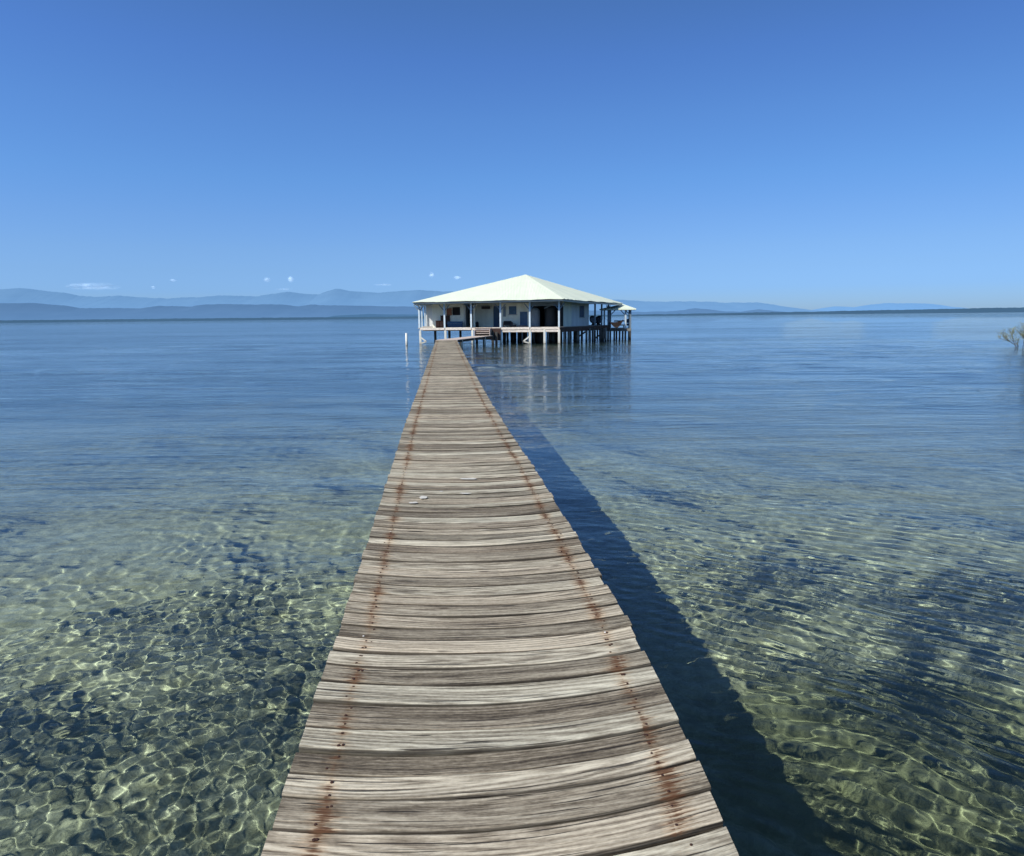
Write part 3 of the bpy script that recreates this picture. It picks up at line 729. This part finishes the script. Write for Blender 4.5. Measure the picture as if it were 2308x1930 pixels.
# pavilion at the right end
pav = empty('veranda_pavilion', (plan(1395, 69).x, 69, 0)); tag(pav, 'small open pavilion with pale roof at the right end of the stilt house', 'pavilion')
pa_, pb_, pc_, pd_ = at(1351, 697, 67.5), at(1434, 695.5, 66.5), at(1432, 696, 73), at(1358, 697, 74)
zpe = 2.86; ap = at(1404, 685.5, 69.5)
b = MB(); pts = [(p.x, p.y, zpe) for p in (pa_, pb_, pc_, pd_)]
b.add(pts+[tuple(ap)], [(0, 1, 4), (1, 2, 4), (2, 3, 4), (3, 0, 4)]); lo = [(x, y_, z-.10) for x, y_, z in pts]
b.add(lo+pts, [(0, 1, 5, 4), (1, 2, 6, 5), (2, 3, 7, 6), (3, 0, 4, 7)]); b.build('roof', M_['roof'], pav)
b = MB(); b.add([(x, y_, z-.105) for x, y_, z in pts], [(3, 2, 1, 0)]); b.build('soffit', M_['trim_dark'], pav)
ZP = 1.02
wp_ = Wall(plan(1362, 68), plan(1422, 67))
for px in (1362, 1410, 1421):
    p = wp_.p(px, .05); b = MB(); b.slab(p-Vector((.07, 0)), p+Vector((.07, 0)), .14, ZP, zpe-.11); b.build('post', M_['post_blue' if px < 1420 else 'trim_dark'], pav)
for px in (1376, 1418):
    p = wp_.p(px, 4.5); b = MB(); b.slab(p-Vector((.06, 0)), p+Vector((.06, 0)), .12, ZP, zpe-.11); b.build('post', M_['trim_dark'], pav)
for px, s in ((1375, 1), (1410, -1), (1421, -1)):
    p = wp_.p(px, .05); b = MB(); b.bar((p.x, p.y, zpe-.62), (p.x+s*.48, p.y, zpe-.12), .07); b.build('brace', M_['trim_dark'], pav)
p = wp_.p(1374, .05); b = MB(); b.slab(p-Vector((.06, 0)), p+Vector((.06, 0)), .12, ZP, zpe-.11); b.build('post', M_['trim_dark'], pav)
b = MB(); q = [wp_.p(1364), wp_.p(1423), wp_.p(1421, 5.5), wp_.p(1368, 5.5)]
b.add([(p.x, p.y, z) for z in (ZP-.2, ZP) for p in q], [(3, 2, 1, 0), (4, 5, 6, 7), (0, 1, 5, 4), (1, 2, 6, 5), (2, 3, 7, 6), (3, 0, 4, 7)]); b.build('floor', M_['deck_house'], pav)
b = MB(); b.slab(wp_.p(1366, -.04), wp_.p(1423, -.04), .05, ZP-.24, ZP+.015); b.build('edge_board', M_['pile_grey'], pav)
for px, o_ in ((1385, 0), (1397, 0), (1410, 0), (1421, 0), (1390, 4), (1404, 4), (1418, 4.5), (1376, 0)):
    p = wp_.p(px, o_); b = MB(); b.bar((p.x, p.y, -2.4), (p.x, p.y, ZP-.2), .15); b.build('stilt', M_['pile_dark'], pav)
b = MB()
for z in (ZP+.28, ZP+.50, ZP+.72): b.slab(wp_.p(1410, 3), wp_.p(1421, 3), .05, z, z+.16)
b.slab(wp_.p(1384, 4.4), wp_.p(1421, 4.4), .05, ZP+.62, ZP+.74); b.slab(wp_.p(1384, 4.4), wp_.p(1421, 4.4), .05, ZP+.22, ZP+.32); b.build('railing', M_['blue_mid'], pav)

# things standing on the veranda
def tank(px, off, r, h, name, mat, label):
    p = wf.p(px, off); e = empty(name, (p.x, p.y, ZD)); tag(e, label, 'water tank')
    prof = [(r*.96, 0), (r, .05)]
    for i in range(7): z = .05+(h*.72)*(i+1)/8; prof += [(r, z-.02), (r*1.025, z), (r, z+.02)]
    prof += [(r, h*.78), (r*.93, h*.86), (r*.7, h*.94), (r*.28, h*.985)]
    b = MB(); b.lathe((p.x, p.y, ZD+.002), prof, 28); b.build('body', M_[mat], e, smooth=True)
    b = MB(); b.lathe((p.x, p.y, ZD+h*.985), [(r*.26, -.01), (r*.26, .05), (r*.2, .07)], 20); b.build('lid', M_['dark'], e, smooth=True)
    return e
tank(1206, .15, .42, 1.62, 'water_tank', 'tank', 'tall grey cylindrical water tank, the lighter left one of two in the dark bay')
tank(1242, .9, .58, 1.80, 'water_tank', 'tank_dark', 'big dark water tank standing deeper in the bay, right of the grey one')

def crate(W, pa, pb, ya, off, dpt, name, label, mat='brown'):
    z1 = W.z(pa, ya, off); a_ = W.p(pa, off); c_ = W.p(pb, off); ce = (a_+c_)/2
    e = empty(name, (ce.x, ce.y, ZD)); tag(e, label, 'cabinet')
    b = MB(); b.slab(a_, c_, dpt, ZD+.004, z1-.04, off=dpt/2); b.build('body', M_[mat], e)
    b = MB(); dd = (c_-a_).normalized()*.03; b.slab(a_-dd, c_+dd, dpt+.06, z1-.04, z1, off=dpt/2); b.build('top', M_['dkwood'], e)
    m_ = (a_+c_)/2
    for u, w in ((a_, m_), (m_, c_)):
        e_ = (w-u).normalized()*.04; b = MB(); b.slab(u+e_, w-e_, .02, ZD+.10, z1-.10, off=-.012); d_ = b.build('door', M_['shutter' if mat == 'brown' else mat], e)
        b = MB(); kx = (u+w)/2; b.bar((kx.x, kx.y-.05, ZD+.35), (kx.x, kx.y-.05, ZD+.45), .02); b.build('handle', M_['dark'], d_)
crate(wf, 982, 999, 723, -.75, .5, 'wooden_cabinet', 'low red brown wooden cabinet at the left end of the veranda')
crate(wf, 993, 1013, 711.5, -.2, .45, 'wooden_cabinet', 'taller dark brown wooden cabinet behind the low red brown one', 'dkwood')
# blue bench
z1 = wf.z(1008, 726, -.5); e = empty('veranda_bench', (wf.p(1025, -.5).x, wf.p(1025, -.5).y, ZD)); tag(e, 'long blue bench with solid front under the dark window left of the doorway', 'bench')
b = MB(); b.slab(wf.p(1008, -.55), wf.p(1043, -.55), .42, z1-.16, z1-.10); b.build('seat', M_['blue_mid'], e)
b = MB(); b.slab(wf.p(1009, -.72), wf.p(1042, -.72), .04, ZD+.02, z1-.165); b.build('front_panel', M_['blue'], e)
b = MB(); b.slab(wf.p(1008, -.30), wf.p(1043, -.30), .05, z1-.10, z1+.04); b.build('backrest', M_['blue_mid'], e)
for px in (1009, 1042):
    b = MB(); b.slab(wf.p(px, -.70), wf.p(px, -.36), .05, ZD+.003, z1-.165); b.build('leg', M_['blue'], e)
# gas bottle in the recess
p = wr.p(1075, -.45); e = empty('gas_bottle', (p.x, p.y, ZD)); tag(e, 'small dark gas bottle on the floor beside the recess wall', 'gas bottle')
b = MB(); b.lathe((p.x, p.y, ZD+.003), [(.11, 0), (.14, .03), (.14, .34), (.12, .41), (.06, .45)], 18); b.build('body', M_['dark'], e, smooth=True)
b = MB(); b.lathe((p.x, p.y, ZD+.45), [(.035, 0), (.035, .07), (.06, .08), (.06, .10)], 12); b.build('valve', M_['tank'], e, smooth=True)
# low armchair with bundles
p = wf.p(1145, -.6); e = empty('veranda_armchair', (p.x, p.y, ZD)); tag(e, 'low dark armchair on the veranda beneath the blue window', 'armchair')
b = MB(); b.box(p.x-.38, p.x+.30, p.y-.3, p.y+.3, ZD+.16, ZD+.28); b.build('seat', M_['dark'], e, bevel=.03)
b = MB(); b.box(p.x-.38, p.x+.30, p.y+.22, p.y+.32, ZD+.28, ZD+.52); b.build('backrest', M_['dark'], e, bevel=.03)
for s in (-.42, .30):
    b = MB(); b.box(p.x+s, p.x+s+.1, p.y-.3, p.y+.3, ZD+.003, ZD+.42); b.build('armrest', M_['dkwood'], e, bevel=.02)
p = wf.p(1157, -.8); e = empty('storage_tub', (p.x, p.y, ZD)); tag(e, 'shallow dark tub on the floor to the right of the low armchair', 'tub')
b = MB(); b.lathe((p.x, p.y, ZD+.003), [(.20, 0), (.27, .18), (.29, .18), (.29, .20), (.25, .20), (.19, .04)], 18); b.build('tub', M_['cushion'], e, smooth=True)
b = MB(); b.tube([(p.x-.28, p.y, ZD+.18), (p.x-.15, p.y, ZD+.28), (p.x+.15, p.y, ZD+.28), (p.x+.28, p.y, ZD+.18)], .012, 8); b.build('handle', M_['dark'], e, smooth=True)
p = wf.p(1177, -1.0); e = empty('floor_bundle', (p.x, p.y, ZD)); tag(e, 'flat dark bundle lying in front of the blue panel near the tank bay', 'bundle')
b = MB(); b.lathe((p.x, p.y, ZD+.003), [(.38, 0), (.42, .05), (.36, .11), (.18, .15), (.03, .14)], 16, sx=1.2, sy=.6); b.build('cloth', M_['cushion'], e, smooth=True)
b = MB(); b.tube([(p.x-.1, p.y-.26, ZD+.01), (p.x-.1, p.y-.2, ZD+.13), (p.x-.1, p.y+.2, ZD+.13), (p.x-.1, p.y+.26, ZD+.01)], .012, 6); b.build('cord', M_['rope'], e)

# round basket chairs on the right hand veranda
def basket(px, off, yaw, label):
    p = side.p(px, off); e = empty('basket_chair', (p.x, p.y, ZD), 0); tag(e, label, 'basket chair', 'round basket chairs on the side veranda')
    cx, cy, cz = p.x, p.y, ZD+.50
    b = MB(); n = 22; vs = []
    nx, ny = math.sin(yaw), -math.cos(yaw)
    ax = Vector((nx*.8, ny*.8, .6)).normalized(); u = Vector((0, 0, 1)).cross(ax).normalized(); v = ax.cross(u)
    prof = [(.05, -.20), (.22, -.17), (.36, -.07), (.43, .06), (.46, .07), (.44, .0), (.36, -.13), (.2, -.22), (.04, -.25)]
    for (r, h) in prof:
        for k in range(n):
            a = 2*math.pi*k/n; vs.append(Vector((cx, cy, cz)) + ax*h + u*r*math.cos(a) + v*r*math.sin(a))
    b.add(vs, [(i*n+k, i*n+(k+1) % n, (i+1)*n+(k+1) % n, (i+1)*n+k) for i in range(len(prof)-1) for k in range(n)]); b.build('basket', M_['wicker'], e, smooth=True)
    b = MB(); vs = []
    for (r, h) in [(.33, -.06), (.28, -.02), (.12, -.05), (.01, -.07)]:
        for k in range(n):
            a = 2*math.pi*k/n; vs.append(Vector((cx, cy, cz)) + ax*h + u*r*math.cos(a) + v*r*math.sin(a))
    b.add(vs, [(i*n+k, i*n+(k+1) % n, (i+1)*n+(k+1) % n, (i+1)*n+k) for i in range(3) for k in range(n)]); b.build('cushion', M_['cushion'], e, smooth=True)
    b = MB(); b.lathe((cx, cy, ZD+.003), [(.26, 0), (.27, .02), (.15, .14), (.17, .26), (.15, .26), (.13, .14), (.24, .02)], 18); b.build('base', M_['wicker'], e, smooth=True)
basket(1338, -.0+.6, .5, 'left one of the two round dark basket chairs beyond the side wall')
basket(1349, .7, -.7, 'right one of the two round dark basket chairs, close to the thick dark post')

# hammock
e = empty('canvas_hammock', (wp_.p(1388).x, wp_.p(1388).y+1, ZP)); tag(e, 'orange canvas hammock slung between pavilion posts', 'hammock')
h0 = Vector((wp_.p(1373, -.45).x, wp_.p(1373, -.45).y, 1.72)); h1 = Vector((wp_.p(1405, -.1).x, wp_.p(1405, -.1).y, 1.86))
b = MB(); rows = []; n = 16
for i in range(n+1):
    s = i/n; c0 = h0.lerp(h1, s); sag = .42*(1-(2*s-1)**2); wv = .05+.36*math.sin(math.pi*s)**.6
    rows.append([(c0.x, c0.y+wv*q, c0.z-sag-.26*math.sin(math.pi*s)*(1 if q < 0 else -1)*abs(q)) for q in (-1, -.5, 0, .5, 1)])
b.add([v for rw in rows for v in rw], [(i*5+k, (i+1)*5+k, (i+1)*5+k+1, i*5+k+1) for i in range(n) for k in range(4)]); b.build('canvas', M_['hammock'], e, smooth=True)
for a_, c_ in ((h0, Vector((wp_.p(1364, .0).x, wp_.p(1364, .0).y, 2.0))), (h1, Vector((wp_.p(1409.5, .1).x, wp_.p(1409.5, .1).y, 2.1)))):
    b = MB(); b.tube([a_, c_], .012, 6); b.build('rope', M_['rope'], e)
e = empty('pavilion_table', (wp_.p(1398, 1.0).x, wp_.p(1398, 1.0).y, ZP)); tag(e, 'low white table on the pavilion deck right of the hammock', 'table')
p = wp_.p(1399, .8); b = MB(); b.box(p.x-.35, p.x+.35, p.y-.25, p.y+.25, ZP+.34, ZP+.38); b.build('top', M_['white'], e)
for sx in (-.3, .3):
    for sy in (-.2, .2):
        b = MB(); b.box(p.x+sx-.03, p.x+sx+.03, p.y+sy-.03, p.y+sy+.03, ZP+.002, ZP+.34); b.build('leg', M_['white'], e)

# lone mooring post
p = onz(916.5, 779, 0); b = MB(); b.tube([(p.x+.02, p.y, -1.8), (p.x, p.y, .2), (p.x, p.y, 1.0)], [.085, .085, .08], 14, wob=.03)
mp = b.build('mooring_post', M_['white'], None, smooth=True); tag(mp, 'lone pale wooden post standing in the water left of the house', 'post')

# ------------------------------------------------------------------ mangrove bush at the right
bp = onz(2328, 781, 0)
bush = empty('mangrove_bush', (bp.x, bp.y, 0)); tag(bush, 'pale leafy mangrove bush growing out of the water at the right', 'bush')
M_['bark'] = paint('mangrove_bark', (.10, .085, .07), .9, .4)
t = NT('mangrove_leaf'); g = t.n('ShaderNodeNewGeometry'); nn = t.noise(g.outputs['Position'], 4, 2, .5)
c = t.ramp(nn, [(.35, (.24, .28, .18)), (.65, (.52, .55, .38))]); df = t.n('ShaderNodeBsdfDiffuse'); t.l(c, df.inputs[0]); tr = t.n('ShaderNodeBsdfTranslucent'); t.l(c, tr.inputs[0])
ms = t.n('ShaderNodeMixShader'); ms.inputs[0].default_value = .35; t.l(df.outputs[0], ms.inputs[1]); t.l(tr.outputs[0], ms.inputs[2]); t.l(ms.outputs[0], t.out.inputs[0]); M_['leaf'] = t.mat
random.seed(11)
br = MB(); lf = MB()
def twig(p, d, ln, r, lvl):
    pts = [p]; dd = d.copy()
    for i in range(5):
        dd = (dd + Vector((random.gauss(0, .16), random.gauss(0, .16), random.gauss(.07, .10)))).normalized(); pts.append(pts[-1]+dd*ln/5)
    br.tube(pts, [r*(1-.14*i) for i in range(6)], 6)
    if lvl < 2:
        for k in range(5 if lvl == 0 else 4): 
            q = pts[random.randint(2, 5)]; twig(q, (dd+Vector((random.gauss(0, .6), random.gauss(0, .6), random.uniform(0, .7)))).normalized(), ln*random.uniform(.45, .7), r*.5, lvl+1)
    if lvl >= 1:
        for q in pts[2:]:
            for k in range(5):
                c = q + Vector((random.gauss(0, .06), random.gauss(0, .06), random.gauss(0, .06))); a = Vector((random.gauss(0, 1), random.gauss(0, 1), random.gauss(.3, 1))).normalized(); s_ = a.cross(Vector((random.random(), random.random(), random.random()))).normalized()
                L_ = random.uniform(.04, .075); lf.add([c, c+a*L_*.5+s_*L_*.25, c+a*L_, c+a*L_*.5-s_*L_*.25], [(0, 1, 2, 3)])
for k in range(24):
    a = random.uniform(0, 6.28); twig(Vector((bp.x+random.gauss(0, .35), bp.y+random.gauss(0, .35), -.4)), Vector((math.cos(a)*.9, math.sin(a)*.9, random.uniform(.35, 1.6))).normalized(), random.uniform(1.0, 1.7), .028, 0)
br.build('branches', M_['bark'], bush, smooth=True).name = 'branch_frame'
lf.build('foliage', M_['leaf'], bush)

# ------------------------------------------------------------------ far land
def haze_mat(name, c, em, top=500):  # haze airlight put in as a bluish glow, paler towards the base
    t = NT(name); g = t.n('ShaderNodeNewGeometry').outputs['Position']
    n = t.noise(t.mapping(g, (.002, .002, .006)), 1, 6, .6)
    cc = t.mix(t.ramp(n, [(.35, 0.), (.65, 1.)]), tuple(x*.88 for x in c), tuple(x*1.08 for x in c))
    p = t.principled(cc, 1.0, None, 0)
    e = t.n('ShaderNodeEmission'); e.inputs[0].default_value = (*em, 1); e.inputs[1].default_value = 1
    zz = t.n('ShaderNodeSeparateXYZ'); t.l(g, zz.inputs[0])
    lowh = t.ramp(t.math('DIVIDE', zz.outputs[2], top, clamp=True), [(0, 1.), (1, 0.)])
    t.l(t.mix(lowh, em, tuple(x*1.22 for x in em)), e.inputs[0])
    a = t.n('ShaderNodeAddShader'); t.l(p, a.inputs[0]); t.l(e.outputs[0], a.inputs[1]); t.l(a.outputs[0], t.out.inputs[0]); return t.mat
def ridge(name, prof, Yd, mat, depth, base=-3, rough=1.0, lump=0):
    xs = np.array([p[0] for p in prof], float); ys = np.array([p[1] for p in prof], float)
    n = 1300; px = np.linspace(xs[0], xs[-1], n); py = np.interp(px, xs, ys)
    k = np.exp(-np.linspace(-2, 2, 9)**2); k /= k.sum(); pyp = np.pad(py, 4, mode='edge'); py = np.convolve(pyp, k, 'valid')
    py = py - rough*2.6*fbm(px*.03, px*0+3.3, 5, 41, .6) - lump*fbm(px*.25, px*0+1.3, 3, 43)
    crest = [at(a, b_, Yd) for a, b_ in zip(px, py)]
    VN = vnoise(*np.meshgrid(np.arange(n)*.045, np.arange(10)*1.7), 77)
    rows = []
    for j, s in enumerate([0, .12, .3, .5, .7, .85, 1, 1.25, 1.6, 2.0]):
        rw = []
        for i, c in enumerate(crest):
            hgt = max(c.z, .5)
            if s <= 1: z = base + (hgt-base)*(s**1.15) ; y_ = Yd - depth*(1-s)
            else: z = base+(hgt-base)*max(0, 1-(s-1)**1.2); y_ = Yd + depth*(s-1)
            if 0 < s < 1: z *= 1 + .16*float(VN[j, i])
            z = min(z, (hgt if s != 1 else hgt))
            rw.append((c.x, y_, z))
        rows.append(rw)
    b = MB(); b.v = [v for rw in rows for v in rw]
    b.f = [(j*n+i, j*n+i+1, (j+1)*n+i+1, (j+1)*n+i) for j in range(len(rows)-1) for i in range(n-1)]; b.m = [0]*len(b.f)
    o = b.build(name, mat, smooth=True); tag(o, kind='structure'); return o
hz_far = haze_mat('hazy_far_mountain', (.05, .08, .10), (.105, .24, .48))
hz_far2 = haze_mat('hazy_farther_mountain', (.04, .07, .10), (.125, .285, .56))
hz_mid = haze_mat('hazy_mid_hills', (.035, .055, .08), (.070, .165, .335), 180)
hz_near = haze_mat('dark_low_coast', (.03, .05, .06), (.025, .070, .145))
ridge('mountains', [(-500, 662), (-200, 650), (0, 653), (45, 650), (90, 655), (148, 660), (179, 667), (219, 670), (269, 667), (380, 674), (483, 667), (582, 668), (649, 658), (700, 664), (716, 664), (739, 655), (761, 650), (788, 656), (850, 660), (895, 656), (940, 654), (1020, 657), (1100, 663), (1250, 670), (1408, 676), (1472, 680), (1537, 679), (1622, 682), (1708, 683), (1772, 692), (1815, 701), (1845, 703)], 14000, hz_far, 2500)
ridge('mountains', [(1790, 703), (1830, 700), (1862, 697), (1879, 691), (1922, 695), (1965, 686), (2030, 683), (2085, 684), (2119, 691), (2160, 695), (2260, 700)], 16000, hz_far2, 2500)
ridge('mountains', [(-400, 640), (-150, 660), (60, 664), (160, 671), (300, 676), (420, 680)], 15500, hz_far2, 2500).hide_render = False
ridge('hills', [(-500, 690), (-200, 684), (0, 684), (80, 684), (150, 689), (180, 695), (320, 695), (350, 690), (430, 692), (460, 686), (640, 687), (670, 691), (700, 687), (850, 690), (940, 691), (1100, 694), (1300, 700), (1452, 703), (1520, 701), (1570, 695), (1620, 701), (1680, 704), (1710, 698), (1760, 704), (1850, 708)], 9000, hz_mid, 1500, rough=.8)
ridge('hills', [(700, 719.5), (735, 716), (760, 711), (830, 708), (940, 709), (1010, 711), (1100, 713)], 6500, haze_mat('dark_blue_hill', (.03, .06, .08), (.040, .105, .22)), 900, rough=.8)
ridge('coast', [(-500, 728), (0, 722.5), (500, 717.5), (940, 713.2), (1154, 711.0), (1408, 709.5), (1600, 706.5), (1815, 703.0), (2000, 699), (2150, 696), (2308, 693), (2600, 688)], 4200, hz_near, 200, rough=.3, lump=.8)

# small clouds far above the mountains
t = NT('cloud_vapour'); lw = t.n('ShaderNodeLayerWeight'); lw.inputs[0].default_value = .5
g = t.n('ShaderNodeNewGeometry').outputs['Position']; nn = t.noise(t.mapping(g, (.006, .006, .014)), 1, 5, .65)
al = t.math('MULTIPLY', t.ramp(lw.outputs['Facing'], [(.15, 1.), (.8, 0.)]), t.ramp(nn, [(.40, .0), (.66, 1.)]))
tr = t.n('ShaderNodeBsdfTransparent'); df = t.n('ShaderNodeBsdfDiffuse'); df.inputs[0].default_value = (.55, .70, .85, 1)
em = t.n('ShaderNodeEmission'); em.inputs[0].default_value = (.30, .42, .58, 1); em.inputs[1].default_value = .8  # clouds get a pale glow of their own besides the sunlight
ad = t.n('ShaderNodeAddShader'); t.l(df.outputs[0], ad.inputs[0]); t.l(em.outputs[0], ad.inputs[1])
mx = t.n('ShaderNodeMixShader'); t.l(t.math('MULTIPLY', al, .24), mx.inputs[0]); t.l(tr.outputs[0], mx.inputs[1]); t.l(ad.outputs[0], mx.inputs[2]); t.l(mx.outputs[0], t.out.inputs[0])
M_['cloud'] = t.mat
CY = 20000; s_ = CY/FPX
for (px, py, w_, h_, lab) in ((203, 646, 52, 11, 'wide faint cloud over the mountains at the far left'), (346, 648, 7, 4, 'tiny white puff of cloud right of the wide faint cloud'), (391, 632, 9, 3.5, 'small thin cloud above the tiny puff at the left'),
                        (603, 631, 11, 7, 'small white cloud, left one of the close pair above the ridge'), (656, 630, 10, 8, 'small white cloud, right one of the close pair above the ridge'), (638, 652, 17, 4, 'flat little cloud below the close pair'),
                        (973, 620, 9, 8, 'round white cloud just left of the house roof'), (1032, 626, 11, 5, 'oval little cloud between the round cloud and the roof peak'), (860, 642, 22, 3, 'thin streak of cloud left of the round cloud')):
    c = at(px, py, CY); b = MB()
    for q in range(5):
        ox = random.uniform(-.55, .55)*w_*s_ if w_ > 12 else random.uniform(-.3, .3)*w_*s_; rr_ = random.uniform(.55, 1)
        rx, rz = w_*s_*rr_*.75, h_*s_*rr_; n = 16; prof = []
        for i in range(1, 10): a = math.pi*i/10; prof.append((math.sin(a), -math.cos(a)))
        vs = []
        for (r, z) in prof:
            for k in range(n):
                a = 2*math.pi*k/n; vs.append((c.x+ox+r*math.cos(a)*rx, c.y+r*math.sin(a)*rx, c.z+random.uniform(-.03, .03)*rz+z*rz))
        b.add(vs, [(i*n+k, i*n+(k+1) % n, (i+1)*n+(k+1) % n, (i+1)*n+k) for i in range(8) for k in range(n)] + [tuple(range(n-1, -1, -1)), tuple(8*n+k for k in range(n))])
    o = b.build('cloud', M_['cloud'], smooth=True); tag(o, lab, 'cloud', 'small clouds above the mountains'); o.visible_shadow = True

# ------------------------------------------------------------------ render settings
scn.view_settings.view_transform = 'Standard'; scn.view_settings.look = 'None'; scn.view_settings.exposure = 0
cy = scn.cycles
cy.use_denoising = True; cy.max_bounces = 8; cy.transmission_bounces = 6; cy.transparent_max_bounces = 24; cy.glossy_bounces = 4; cy.diffuse_bounces = 3
cy.caustics_reflective = False; cy.caustics_refractive = True; cy.sample_clamp_indirect = 4; cy.sample_clamp_direct = 0; cy.blur_glossy = .5
scn.render.resolution_x, scn.render.resolution_y = 1024, 856
